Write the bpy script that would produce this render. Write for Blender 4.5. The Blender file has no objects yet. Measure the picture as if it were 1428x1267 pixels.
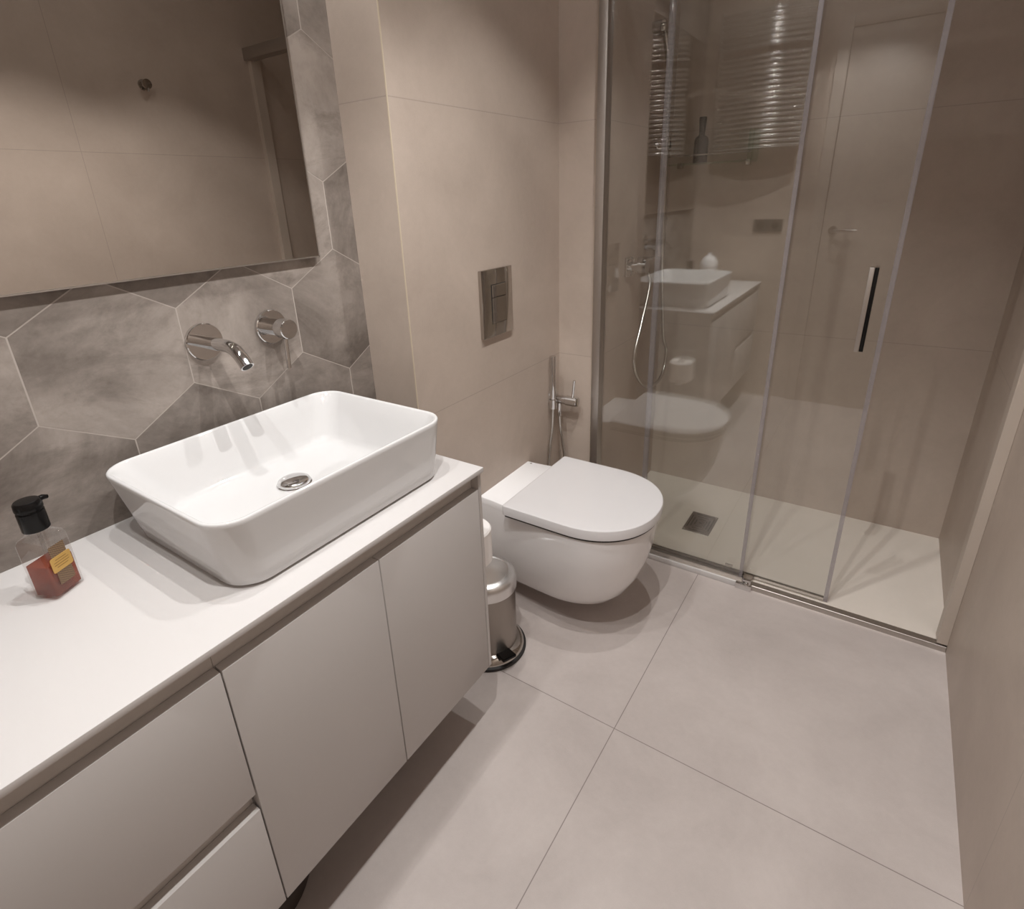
import bpy, bmesh, math, random
from mathutils import Vector, Matrix
random.seed(7)
C = bpy.context.scene.collection
SC = bpy.context.scene
PI = math.pi

# ------------------------------------------------------------------ camera
cam_data = bpy.data.cameras.new('camera')
cam = bpy.data.objects.new('camera', cam_data)
C.objects.link(cam)
SC.camera = cam
R_ = Vector((0.82795375, 0.55956902, -0.03708238))
U_ = Vector((-0.17454839, 0.3199773, 0.93120749))
F_ = Vector((-0.53294038, 0.76452406, -0.36259827))
m = Matrix((R_, U_, -F_)).transposed().to_4x4()
m.translation = Vector((1.11369, 0.19922, 1.28518))
cam.matrix_world = m
cam_data.sensor_fit = 'HORIZONTAL'
cam_data.sensor_width = 36.0
cam_data.lens = 775.385 / 1428 * 36.0
cam_data.shift_x = (714 - 703.535) / 1428
cam_data.shift_y = (577.118 - 633.5) / 1428
cam_data.clip_start = 0.01

# ------------------------------------------------------------------ world, exposure
w = bpy.data.worlds.new('world')
SC.world = w
w.use_nodes = True
w.node_tree.nodes['Background'].inputs[0].default_value = (1.0, 0.93, 0.86, 1)
w.node_tree.nodes['Background'].inputs[1].default_value = 0.0
SC.view_settings.view_transform = 'Standard'
SC.view_settings.look = 'None'
SC.view_settings.gamma = 1.0
SC.view_settings.use_curve_mapping = False
SC.view_settings.exposure = 0.12
SC.cycles.max_bounces = 14
SC.cycles.diffuse_bounces = 6
SC.cycles.glossy_bounces = 8
SC.cycles.transparent_max_bounces = 24
SC.cycles.sample_clamp_indirect = 40.0
SC.cycles.blur_glossy = 0.0

CEIL = 2.36
SPOTS = [  # x, y, watts, cone degrees, label
    (0.35, 0.73, 20, 112, 'recessed round ceiling spotlight above the white washbasin'),
    (0.82, 1.00, 34, 93, 'recessed round ceiling spotlight above the middle of the floor'),
    (0.79, 1.47, 24, 93, 'recessed round ceiling spotlight above the toilet'),
    (0.38, 0.29, 15, 100, 'recessed round ceiling spotlight above the soap end of the counter'),
    (0.84, 0.42, 41, 104, 'recessed round ceiling spotlight beside the entrance door'),
]
LIGHT_COL = (1.0, 0.985, 0.965)

# room dimensions
W = 1.436          # right wall
X1 = 0.1536        # wall behind the toilet
YP = 1.1844        # pillar face beyond the counter
YS = 1.943         # partition face, shower front
XL = 0.306         # shower's left wall
YB = 2.5854        # shower's back wall
Y0 = -0.08         # entrance wall
ZC = 0.748         # counter top
D = 0.46           # counter depth
YE = 1.050         # counter end

# ------------------------------------------------------------------ node helpers
def new_mat(name):
    mt = bpy.data.materials.new(name)
    mt.use_nodes = True
    nt = mt.node_tree
    for n in list(nt.nodes):
        nt.nodes.remove(n)
    out = nt.nodes.new('ShaderNodeOutputMaterial')
    return mt, nt, out

def node(nt, kind, **kw):
    n = nt.nodes.new(kind)
    for k, v in kw.items():
        setattr(n, k, v)
    return n

def math_node(nt, op, a, b=None, c=None):
    n = nt.nodes.new('ShaderNodeMath')
    n.operation = op
    for i, v in enumerate((a, b, c)):
        if v is None:
            continue
        if isinstance(v, (int, float)):
            n.inputs[i].default_value = v
        else:
            nt.links.new(v, n.inputs[i])
    return n.outputs[0]

def mix_col(nt, fac, a, b):
    n = nt.nodes.new('ShaderNodeMix')
    n.data_type = 'RGBA'
    for sock, v in ((n.inputs[0], fac), (n.inputs[6], a), (n.inputs[7], b)):
        if isinstance(v, (int, float)):
            sock.default_value = v
        elif isinstance(v, tuple):
            sock.default_value = v if len(v) == 4 else (*v, 1)
        else:
            nt.links.new(v, sock)
    return n.outputs[2]

def principled(nt, out, col=(0.8, 0.8, 0.8), rough=0.5, metal=0.0, spec=0.5, coat=0.0):
    p = nt.nodes.new('ShaderNodeBsdfPrincipled')
    if isinstance(col, tuple):
        p.inputs['Base Color'].default_value = (*col, 1)
    else:
        nt.links.new(col, p.inputs['Base Color'])
    if isinstance(rough, (int, float)):
        p.inputs['Roughness'].default_value = rough
    else:
        nt.links.new(rough, p.inputs['Roughness'])
    p.inputs['Metallic'].default_value = metal
    p.inputs['Specular IOR Level'].default_value = spec
    p.inputs['Coat Weight'].default_value = coat
    p.inputs['Coat Roughness'].default_value = 0.03
    nt.links.new(p.outputs[0], out.inputs[0])
    return p

def plain(name, col, rough=0.5, metal=0.0, spec=0.5, coat=0.0, var=0.0, scale=20):
    mt, nt, out = new_mat(name)
    c = col
    if var:
        tc = node(nt, 'ShaderNodeTexCoord')
        nz = node(nt, 'ShaderNodeTexNoise')
        nz.inputs['Scale'].default_value = scale
        nz.inputs['Detail'].default_value = 3
        nt.links.new(tc.outputs['Object'], nz.inputs['Vector'])
        c = mix_col(nt, nz.outputs[0], tuple(x * (1 - var) for x in col), tuple(min(1, x * (1 + var)) for x in col))
    principled(nt, out, c, rough, metal, spec, coat)
    return mt

def noise(nt, vec, scale, detail=4, rough=0.55, dist=0.0):
    nz = node(nt, 'ShaderNodeTexNoise')
    nz.inputs['Scale'].default_value = scale
    nz.inputs['Detail'].default_value = detail
    nz.inputs['Roughness'].default_value = rough
    nz.inputs['Distortion'].default_value = dist
    nt.links.new(vec, nz.inputs['Vector'])
    return nz.outputs[0]

def ramp(nt, fac, lo, hi):
    n = nt.nodes.new('ShaderNodeMapRange')
    n.inputs[1].default_value = lo
    n.inputs[2].default_value = hi
    nt.links.new(fac, n.inputs[0])
    return n.outputs[0]

def tile_mat(name, dark, light, xs=(), ys=(), zs=(), joint=(0.2, 0.17, 0.15), jw=0.0011, jmix=0.38, rough=0.42, spec=0.35):
    """large greige porcelain tiles: mottled body, thin joints at the given world coordinates"""
    mt, nt, out = new_mat(name)
    geo = node(nt, 'ShaderNodeNewGeometry')
    pos = geo.outputs['Position']
    sep = node(nt, 'ShaderNodeSeparateXYZ')
    nt.links.new(pos, sep.inputs[0])
    big = ramp(nt, noise(nt, pos, 3.2, 6, 0.62, 0.4), 0.32, 0.7)
    fine = noise(nt, pos, 60, 3, 0.6)
    speck = noise(nt, pos, 420, 2, 0.5)
    f = math_node(nt, 'ADD', math_node(nt, 'MULTIPLY', big, 0.55), math_node(nt, 'MULTIPLY', fine, 0.25))
    f = math_node(nt, 'ADD', f, math_node(nt, 'MULTIPLY', speck, 0.2))
    col = mix_col(nt, f, dark, light)
    mask = None
    for axis, vals in ((0, xs), (1, ys), (2, zs)):
        for v in vals:
            k = math_node(nt, 'COMPARE', sep.outputs[axis], v, jw)
            mask = k if mask is None else math_node(nt, 'MAXIMUM', mask, k)
    if mask is not None:
        col = mix_col(nt, math_node(nt, 'MULTIPLY', mask, jmix), col, joint)
    p = principled(nt, out, col, rough, 0, spec)
    bp = node(nt, 'ShaderNodeBump')
    bp.inputs['Strength'].default_value = 0.08
    bp.inputs['Distance'].default_value = 0.002
    nt.links.new(noise(nt, pos, 260, 3, 0.6), bp.inputs['Height'])
    nt.links.new(bp.outputs[0], p.inputs['Normal'])
    return mt

def hex_mat():
    mt, nt, out = new_mat('hexagon_concrete_tile')
    geo = node(nt, 'ShaderNodeNewGeometry')
    at = node(nt, 'ShaderNodeAttribute', attribute_name='tile_shift')
    tone = node(nt, 'ShaderNodeAttribute', attribute_name='tile_tone')
    add = node(nt, 'ShaderNodeVectorMath', operation='ADD')
    nt.links.new(geo.outputs['Position'], add.inputs[0])
    nt.links.new(at.outputs['Vector'], add.inputs[1])
    v = add.outputs[0]
    a = ramp(nt, noise(nt, v, 4.2, 10, 0.66, 0.55), 0.35, 0.66)
    mp = node(nt, 'ShaderNodeMapping')
    mp.inputs['Rotation'].default_value = (0.6, 0.2, 0.0)
    mp.inputs['Scale'].default_value = (1.0, 1.0, 1.9)
    nt.links.new(v, mp.inputs['Vector'])
    b = ramp(nt, noise(nt, mp.outputs[0], 4.6, 10, 0.72, 0.5), 0.50, 0.70)
    fine = noise(nt, v, 90, 4, 0.65)
    f = math_node(nt, 'ADD', math_node(nt, 'MULTIPLY', a, 0.75), math_node(nt, 'MULTIPLY', fine, 0.25))
    f = math_node(nt, 'ADD', f, tone.outputs['Fac'])
    col = mix_col(nt, f, (0.125, 0.104, 0.090), (0.375, 0.328, 0.294))
    col = mix_col(nt, math_node(nt, 'MULTIPLY', b, 0.6), col, (0.085, 0.068, 0.057))
    principled(nt, out, col, 0.48, 0, 0.3)
    return mt

def glass_mat(name, tint=(0.982, 0.986, 0.978), f0=0.055, extra=0.0):
    """thin clear glass: tinted pass-through plus a mirror-like surface reflection that grows at grazing angles"""
    mt, nt, out = new_mat(name)
    geo = node(nt, 'ShaderNodeNewGeometry')
    dot = node(nt, 'ShaderNodeVectorMath', operation='DOT_PRODUCT')
    nt.links.new(geo.outputs['Normal'], dot.inputs[0])
    nt.links.new(geo.outputs['Incoming'], dot.inputs[1])
    c = math_node(nt, 'ABSOLUTE', dot.outputs['Value'])
    k = math_node(nt, 'POWER', math_node(nt, 'SUBTRACT', 1.0, c), 5)
    fr = math_node(nt, 'ADD', math_node(nt, 'MULTIPLY', k, 1 - f0), f0)
    tr = node(nt, 'ShaderNodeBsdfTransparent')
    tr.inputs[0].default_value = (*tint, 1)
    gl = node(nt, 'ShaderNodeBsdfGlossy')
    gl.inputs['Color'].default_value = (1, 1, 1, 1)
    gl.inputs['Roughness'].default_value = 0.0
    mx = node(nt, 'ShaderNodeMixShader')
    nt.links.new(fr, mx.inputs[0])
    nt.links.new(tr.outputs[0], mx.inputs[1])
    nt.links.new(gl.outputs[0], mx.inputs[2])
    nt.links.new(mx.outputs[0], out.inputs[0])
    return mt

def clear_plastic(name, tint, diff, amount, f0=0.05):
    mt, nt, out = new_mat(name)
    tr = node(nt, 'ShaderNodeBsdfTransparent')
    tr.inputs[0].default_value = (*tint, 1)
    df = node(nt, 'ShaderNodeBsdfPrincipled')
    df.inputs['Base Color'].default_value = (*diff, 1)
    df.inputs['Roughness'].default_value = 0.08
    mx = node(nt, 'ShaderNodeMixShader')
    mx.inputs[0].default_value = amount
    nt.links.new(tr.outputs[0], mx.inputs[1])
    nt.links.new(df.outputs[0], mx.inputs[2])
    nt.links.new(mx.outputs[0], out.inputs[0])
    return mt

def brushed(name, col, rough, axis=2):
    mt, nt, out = new_mat(name)
    tc = node(nt, 'ShaderNodeTexCoord')
    mp = node(nt, 'ShaderNodeMapping')
    s = [400, 400, 400]
    s[axis] = 6
    mp.inputs['Scale'].default_value = s
    nt.links.new(tc.outputs['Object'], mp.inputs['Vector'])
    nz = noise(nt, mp.outputs[0], 1.0, 2, 0.5)
    r = math_node(nt, 'ADD', math_node(nt, 'MULTIPLY', nz, 0.16), rough - 0.08)
    principled(nt, out, col, r, 1.0)
    return mt

def label_mat():
    """brown paper label with a woven lattice of gold lines"""
    mt, nt, out = new_mat('brown_lattice_label')
    tc = node(nt, 'ShaderNodeTexCoord')
    acc = None
    for rot in (PI / 4, -PI / 4):
        mp = node(nt, 'ShaderNodeMapping')
        mp.inputs['Rotation'].default_value = (0, 0, 0)
        nt.links.new(tc.outputs['UV'], mp.inputs['Vector'])
        sep = node(nt, 'ShaderNodeSeparateXYZ')
        nt.links.new(mp.outputs[0], sep.inputs[0])
        sgn = 1.0 if rot > 0 else -1.0
        s = math_node(nt, 'ADD', math_node(nt, 'MULTIPLY', sep.outputs[0], 22.0), math_node(nt, 'MULTIPLY', sep.outputs[1], 22.0 * sgn))
        k = math_node(nt, 'LESS_THAN', math_node(nt, 'FRACT', s), 0.22)
        acc = k if acc is None else math_node(nt, 'MAXIMUM', acc, k)
    col = mix_col(nt, acc, (0.075, 0.042, 0.028), (0.30, 0.20, 0.11))
    principled(nt, out, col, 0.5)
    return mt

M = {}
M['floor'] = tile_mat('greige_floor_tile', (0.40, 0.352, 0.333), (0.575, 0.518, 0.493), xs=(0.7253,), ys=(1.1946, 0.445), joint=(0.16, 0.13, 0.12), jmix=0.75)
M['wall_tile'] = tile_mat('greige_wall_tile', (0.380, 0.314, 0.266), (0.518, 0.437, 0.377), ys=(1.19,), zs=(0.7475, 1.497, 2.2465))
M['wall_tile_plain'] = tile_mat('greige_wall_tile_rows', (0.380, 0.314, 0.266), (0.518, 0.437, 0.377), zs=(0.7475, 1.497, 2.2465))
M['hex'] = hex_mat()
M['grout'] = plain('pale_grout', (0.40, 0.355, 0.32), 0.85, var=0.06, scale=60)
M['ceiling'] = plain('white_ceiling_paint', (0.72, 0.69, 0.66), 0.8, var=0.02)
M['trim'] = plain('cream_trim', (0.55, 0.47, 0.36), 0.5, var=0.03)
M['counter'] = plain('white_solid_surface', (0.585, 0.565, 0.558), 0.38, spec=0.4, var=0.012, scale=6)
M['lacquer'] = plain('white_satin_lacquer', (0.50, 0.475, 0.462), 0.33, spec=0.4, var=0.01, scale=5)
M['carcass'] = plain('dark_cabinet_underside', (0.30, 0.27, 0.25), 0.6, var=0.03)
M['channel'] = plain('satin_recess_channel', (0.60, 0.57, 0.55), 0.32, metal=0.0, spec=0.5, var=0.02)
M['basin'] = plain('glossy_basin_ceramic', (0.62, 0.615, 0.615), 0.05, spec=0.5, coat=0.15, var=0.006, scale=4)
M['ceramic'] = plain('glossy_white_ceramic', (0.84, 0.83, 0.835), 0.06, spec=0.5, coat=0.2, var=0.006, scale=4)
M['lid'] = plain('glossy_white_plastic', (0.66, 0.645, 0.65), 0.09, spec=0.5, var=0.006, scale=4)
M['chrome'] = plain('polished_chrome', (0.68, 0.67, 0.665), 0.045, metal=1.0, var=0.01)
M['radiator_chrome'] = plain('mirror_chrome_of_radiator', (0.64, 0.63, 0.62), 0.12, metal=1.0, var=0.01)
M['chrome_dark'] = plain('dark_polished_steel', (0.50, 0.475, 0.445), 0.07, metal=1.0, var=0.02)
M['hose'] = brushed('flexible_metal_hose_steel', (0.62, 0.60, 0.57), 0.24)
M['alu'] = brushed('satin_aluminium', (0.50, 0.465, 0.435), 0.42)
M['anodised'] = plain('champagne_anodised_profile', (0.46, 0.395, 0.34), 0.4, spec=0.5, var=0.02)
M['steel'] = brushed('brushed_bin_steel', (0.34, 0.305, 0.275), 0.36)
M['steel_lid'] = brushed('brushed_lid_steel', (0.74, 0.73, 0.72), 0.32, axis=0)
M['black'] = plain('black_plastic', (0.006, 0.0055, 0.0055), 0.2, spec=0.22, var=0.05)
M['black_rubber'] = plain('black_rubber', (0.015, 0.013, 0.012), 0.6, var=0.05)
M['gap'] = plain('painted_gap_shade', (0.03, 0.026, 0.023), 0.7, var=0.05)  # near-black colour stands in for the shade inside gaps and openings
M['glass'] = glass_mat('clear_shower_glass', f0=0.085)
M['shelf_glass'] = glass_mat('greenish_shelf_glass', tint=(0.86, 0.93, 0.89), f0=0.10)
M['seal'] = clear_plastic('milky_edge_seal', (0.86, 0.85, 0.88), (0.42, 0.39, 0.40), 0.30)
M['tray'] = tile_mat('cream_shower_tray', (0.66, 0.605, 0.545), (0.74, 0.68, 0.615), rough=0.5)
M['paper'] = plain('white_tissue_paper', (0.84, 0.81, 0.79), 0.9, var=0.015, scale=80)
M['card'] = plain('grey_card_core', (0.30, 0.25, 0.20), 0.85, var=0.05)
M['bottle_clear'] = clear_plastic('clear_bottle_plastic', (0.93, 0.93, 0.93), (0.55, 0.52, 0.50), 0.16)
M['bottle_glass'] = glass_mat('clear_bottle_wall', tint=(0.94, 0.935, 0.93), f0=0.06)
M['soap'] = clear_plastic('amber_liquid_soap', (0.62, 0.24, 0.15), (0.33, 0.10, 0.055), 0.36)
M['label'] = label_mat()
M['gold'] = plain('gold_paper', (0.56, 0.345, 0.10), 0.42, metal=0.25, var=0.05, scale=90)
M['print'] = plain('brown_print', (0.20, 0.11, 0.03), 0.6, var=0.02)
M['mirror'] = plain('silvered_mirror', (0.64, 0.612, 0.582), 0.0, metal=1.0, var=0.002)
M['drain'] = plain('dark_steel_grate', (0.22, 0.20, 0.18), 0.3, metal=0.9, var=0.1, scale=60)
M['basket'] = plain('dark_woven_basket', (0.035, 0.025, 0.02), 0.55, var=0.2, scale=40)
M['door'] = plain('pale_door_paint', (0.44, 0.38, 0.33), 0.4, var=0.01)
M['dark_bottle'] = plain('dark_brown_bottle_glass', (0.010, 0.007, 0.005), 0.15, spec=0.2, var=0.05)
M['socket'] = plain('dark_grey_plate', (0.05, 0.045, 0.04), 0.35, var=0.03)
def emit(name, col, s):
    mt, nt, out = new_mat(name)
    e = node(nt, 'ShaderNodeEmission')
    e.inputs[0].default_value = (*col, 1)
    e.inputs[1].default_value = s
    nt.links.new(e.outputs[0], out.inputs[0])
    return mt
M['lamp'] = emit('lit_lamp_lens', LIGHT_COL, 900)

# ------------------------------------------------------------------ object helpers
def origin_of(o):
    v = Vector((0, 0, 0))
    while o is not None:
        v += o.location
        o = o.parent
    return v

def thing(name, label, cat, loc, group=None):
    o = bpy.data.objects.new(name, None)
    C.objects.link(o)
    o.location = loc
    o.empty_display_size = 0.05
    o['label'] = label
    o['category'] = cat
    if group:
        o['group'] = group
    return o

def obj(name, bm, mat, parent=None, smooth=35, label=None):
    """bm holds world coordinates; the object's origin goes to its parent's origin or, at top level, to its base"""
    me = bpy.data.meshes.new(name)
    bmesh.ops.recalc_face_normals(bm, faces=bm.faces[:])
    if parent is not None:
        org = origin_of(parent)
        loc = Vector((0, 0, 0))
    else:
        xs = [v.co.x for v in bm.verts]; ys = [v.co.y for v in bm.verts]; zs = [v.co.z for v in bm.verts]
        org = Vector(((min(xs) + max(xs)) / 2, (min(ys) + max(ys)) / 2, min(zs)))
        loc = org
    bmesh.ops.translate(bm, verts=bm.verts[:], vec=-org)
    if smooth:
        ang = math.radians(smooth)
        for f in bm.faces:
            f.smooth = True
        for e in bm.edges:
            if len(e.link_faces) == 2 and e.calc_face_angle(0) > ang:
                e.smooth = False
    bm.to_mesh(me)
    bm.free()
    o = bpy.data.objects.new(name, me)
    C.objects.link(o)
    o.location = loc
    if parent is not None:
        o.parent = parent
    me.materials.append(mat)
    if label:
        o['label'] = label
    return o

def tag(o, label, cat, group=None):
    o['label'] = label
    o['category'] = cat
    if group:
        o['group'] = group
    return o

def struct(name, bm, mat, parent=None):
    o = obj(name, bm, mat, parent)
    if parent is None:
        o['kind'] = 'structure'
    return o

def NB():
    return bmesh.new()

def box(bm, x0, x1, y0, y1, z0, z1, bevel=0.0, seg=2):
    r = bmesh.ops.create_cube(bm, size=1)
    vs = r['verts']
    for v in vs:
        v.co = Vector(((x0 + x1) / 2 + v.co.x * (x1 - x0), (y0 + y1) / 2 + v.co.y * (y1 - y0), (z0 + z1) / 2 + v.co.z * (z1 - z0)))
    if bevel:
        es = set()
        for v in vs:
            es.update(v.link_edges)
        bmesh.ops.bevel(bm, geom=list(es), offset=bevel, segments=seg, profile=0.5, affect='EDGES')
    return bm

def B(*a, **k):
    return box(NB(), *a, **k)

def frame_of(d):
    d = Vector(d).normalized()
    up = Vector((0, 0, 1)) if abs(d.z) < 0.9 else Vector((1, 0, 0))
    a = d.cross(up).normalized()
    b = d.cross(a).normalized()
    return a, b

def tube(bm, pts, r, n=16, caps=True):
    """round tube along a polyline; r is one radius or a list"""
    pts = [Vector(p) for p in pts]
    rs = r if isinstance(r, (list, tuple)) else [r] * len(pts)
    rings = []
    t0 = (pts[1] - pts[0]).normalized()
    a, b = frame_of(t0)
    for i, p in enumerate(pts):
        if i == 0:
            t = t0
        elif i == len(pts) - 1:
            t = (pts[-1] - pts[-2]).normalized()
        else:
            t = ((pts[i + 1] - pts[i]).normalized() + (pts[i] - pts[i - 1]).normalized())
            t = t.normalized() if t.length > 1e-6 else (pts[i + 1] - pts[i]).normalized()
        a = (a - t * a.dot(t)).normalized()
        b = t.cross(a)
        rings.append([bm.verts.new(p + (a * math.cos(2 * PI * k / n) + b * math.sin(2 * PI * k / n)) * rs[i]) for k in range(n)])
    for i in range(len(rings) - 1):
        for k in range(n):
            bm.faces.new((rings[i][k], rings[i][(k + 1) % n], rings[i + 1][(k + 1) % n], rings[i + 1][k]))
    if caps:
        bm.faces.new(rings[0][::-1])
        bm.faces.new(rings[-1])
    return bm

def spline(ctrl, per=10):
    """Catmull-Rom through the points"""
    P = [Vector(p) for p in ctrl]
    P = [P[0] * 2 - P[1]] + P + [P[-1] * 2 - P[-2]]
    out = []
    for i in range(1, len(P) - 2):
        for k in range(per):
            t = k / per
            p0, p1, p2, p3 = P[i - 1], P[i], P[i + 1], P[i + 2]
            out.append(0.5 * ((2 * p1) + (p2 - p0) * t + (2 * p0 - 5 * p1 + 4 * p2 - p3) * t * t + (3 * p1 - p0 - 3 * p2 + p3) * t ** 3))
    out.append(P[-2])
    return out

def lathe(bm, base, axis, prof, n=48):
    """prof: list of (radius, height along axis)"""
    base = Vector(base)
    d = Vector(axis).normalized()
    a, b = frame_of(d)
    rings = []
    for r, h in prof:
        if r < 1e-6:
            rings.append([bm.verts.new(base + d * h)])
        else:
            rings.append([bm.verts.new(base + d * h + (a * math.cos(2 * PI * k / n) + b * math.sin(2 * PI * k / n)) * r) for k in range(n)])
    for i in range(len(rings) - 1):
        p, q = rings[i], rings[i + 1]
        for k in range(n):
            k2 = (k + 1) % n
            if len(p) == 1 and len(q) == 1:
                continue
            if len(p) == 1:
                bm.faces.new((p[0], q[k2], q[k]))
            elif len(q) == 1:
                bm.faces.new((p[k], p[k2], q[0]))
            else:
                bm.faces.new((p[k], p[k2], q[k2], q[k]))
    if len(rings[0]) > 1:
        bm.faces.new(rings[0][::-1])
    if len(rings[-1]) > 1:
        bm.faces.new(rings[-1])
    return bm

def loft(bm, loops, cap0=True, cap1=True):
    rings = [[bm.verts.new(p) for p in lp] for lp in loops]
    n = len(rings[0])
    for i in range(len(rings) - 1):
        for k in range(n):
            bm.faces.new((rings[i][k], rings[i][(k + 1) % n], rings[i + 1][(k + 1) % n], rings[i + 1][k]))
    if cap0:
        bm.faces.new(rings[0][::-1])
    if cap1:
        bm.faces.new(rings[-1])
    return bm

def rrect(x0, x1, y0, y1, r, z, n=10):
    pts = []
    for cx, cy, a0 in ((x1 - r, y1 - r, 0), (x0 + r, y1 - r, PI / 2), (x0 + r, y0 + r, PI), (x1 - r, y0 + r, 1.5 * PI)):
        for k in range(n + 1):
            a = a0 + PI / 2 * k / n
            pts.append(Vector((cx + r * math.cos(a), cy + r * math.sin(a), z)))
    return pts

def dshape(xb, xm, xf, yc, hb, hm, z, n=28, cr=0.0):
    """plan of a toilet: flat back at xb (half width hb), full width hm from xm, round front to xf"""
    pts = []
    for k in range(n + 1):
        a = -PI / 2 + PI * k / n
        c, s = math.cos(a), math.sin(a)
        e = 0.92
        pts.append(Vector((xm + (xf - xm) * abs(c) ** e, yc + hm * math.copysign(abs(s) ** e, s), z)))
    back = []
    for k in range(1, 7):            # right side towards the wall
        t = k / 7
        sm = t * t * (3 - 2 * t)
        back.append(Vector((xm + (xb - xm) * t, yc + hm + (hb - hm) * sm, z)))
    corner = []
    if cr > 0:
        for k in range(6):
            a = PI / 2 + PI / 2 * k / 5
            corner.append(Vector((xb + cr + cr * math.cos(a), yc + hb - cr + cr * math.sin(a), z)))
    else:
        corner = [Vector((xb, yc + hb * (1 - 2 * k / 5 * 0.0), z)) for k in range(1)]
    pts += back + corner
    pts += [Vector((p.x, 2 * yc - p.y, z)) for p in reversed(back + corner)]
    return pts

def round_face(bm, centre, axis, r, h, n=40, bev=0.0015):
    return lathe(bm, centre, axis, [(0, 0), (r, 0), (r, h - bev), (r - bev, h), (0, h)], n)

# ------------------------------------------------------------------ the setting
struct('floor', B(-0.15, W + 0.1, Y0 - 0.1, YB + 0.1, -0.1, 0.0), M['floor'])
struct('ceiling', B(-0.15, W + 0.1, Y0 - 0.1, YB + 0.1, CEIL, CEIL + 0.1), M['ceiling'])
struct('wall_right', B(W, W + 0.1, Y0 - 0.1, YB + 0.1, 0.0, CEIL), M['wall_tile'])
struct('wall_shower_back', B(XL, W, YB, YB + 0.1, 0.0, CEIL), M['wall_tile_plain'])
struct('wall_partition', B(-0.1, XL, YS, YB + 0.1, 0.0, CEIL), M['wall_tile_plain'])
struct('wall_toilet', B(-0.1, X1, YP, YS, 0.0, CEIL), M['wall_tile_plain'])
struct('trim_1', B(X1 - 0.002, X1 + 0.0006, YP - 0.0006, YP + 0.002, 0.0, CEIL), M['trim'])
struct('trim_2', B(XL - 0.022, XL - 0.0185, YS - 0.0015, YS - 0.0001, 0.0, CEIL), M['trim'])

# wall of large hexagon tiles behind the counter
def clip_poly(poly, axis, val, keep_less):
    out = []
    for i in range(len(poly)):
        p, q = poly[i], poly[(i + 1) % len(poly)]
        ip = (p[axis] <= val) if keep_less else (p[axis] >= val)
        iq = (q[axis] <= val) if keep_less else (q[axis] >= val)
        if ip:
            out.append(p)
        if ip != iq:
            t = (val - p[axis]) / (q[axis] - p[axis])
            out.append((p[0] + t * (q[0] - p[0]), p[1] + t * (q[1] - p[1])))
    return out

def hex_wall():
    bm = NB()
    lt = bm.faces.layers.float.new('tile_tone')
    ls = bm.faces.layers.float_vector.new('tile_shift')
    box(bm, -0.10, -0.0003, Y0 - 0.1, YP, 0.0, CEIL)
    for f in bm.faces:
        f.material_index = 1
    wdt, side, g = 0.2585, 0.1480, 0.0013
    row = 0.2215
    for j in range(-6, 8):
        for i in range(-6, 4):
            cy = 0.850 + wdt * i + (wdt / 2 if j % 2 else 0)
            cz = 1.0385 + row * j
            hw = wdt / 2 - g
            k = (wdt / 2 - g) / (wdt / 2)
            poly = [(cy + hw, cz + side / 2 * k), (cy, cz + side * k), (cy - hw, cz + side / 2 * k),
                    (cy - hw, cz - side / 2 * k), (cy, cz - side * k), (cy + hw, cz - side / 2 * k)]
            for ax, v, less in ((0, YP, True), (0, Y0, False), (1, CEIL, True), (1, 0.0, False)):
                if len(poly) >= 3:
                    poly = clip_poly(poly, ax, v, less)
            if len(poly) < 3:
                continue
            front = [bm.verts.new((0, p[0], p[1])) for p in poly]
            back = [bm.verts.new((-0.0012, p[0], p[1])) for p in poly]
            n = len(front)
            fs = [bm.faces.new(front)] + [bm.faces.new((front[q], back[q], back[(q + 1) % n], front[(q + 1) % n])) for q in range(n)]
            tone = random.uniform(-0.14, 0.14)
            sh = Vector((random.uniform(-9, 9), random.uniform(-9, 9), random.uniform(-9, 9)))
            if (i, j) == (0, 0):
                tone = 0.16
            if (i, j) == (-1, 0):
                tone = 0.06
            if (i, j) == (1, 0):
                tone = -0.26
            if j == -1:
                tone = -0.13 if i != -3 else 0.0
            for f in fs:
                f[lt] = tone
                f[ls] = sh
    o = struct('wall_left', bm, M['hex'])
    o.data.materials.append(M['grout'])
    return o
hex_wall()

# entrance wall behind the camera, with its door
struct('wall_entrance', B(-0.1, W, Y0 - 0.1, Y0, 0.0, CEIL), M['wall_tile_plain'])
dr = struct('door_1', B(0.735, 1.39, Y0, Y0 + 0.012, 0.0, 2.03, bevel=0.002), M['door'])
fr = NB()
box(fr, 0.675, 0.733, Y0, Y0 + 0.02, 0.0, 2.09, bevel=0.002)
box(fr, 1.392, 1.43, Y0, Y0 + 0.02, 0.0, 2.09, bevel=0.002)
box(fr, 0.733, 1.392, Y0, Y0 + 0.02, 2.032, 2.09, bevel=0.002)
obj('door_frame', fr, M['door'], dr)
hd = NB()
round_face(hd, (0.79, Y0 + 0.012, 1.04), (0, 1, 0), 0.024, 0.008)
tube(hd, spline([(0.79, Y0 + 0.02, 1.04), (0.79, Y0 + 0.05, 1.04), (0.80, Y0 + 0.062, 1.04), (0.83, Y0 + 0.064, 1.04), (0.91, Y0 + 0.064, 1.04)], 6), 0.009)
obj('door_handle', hd, M['chrome'], dr)

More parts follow.
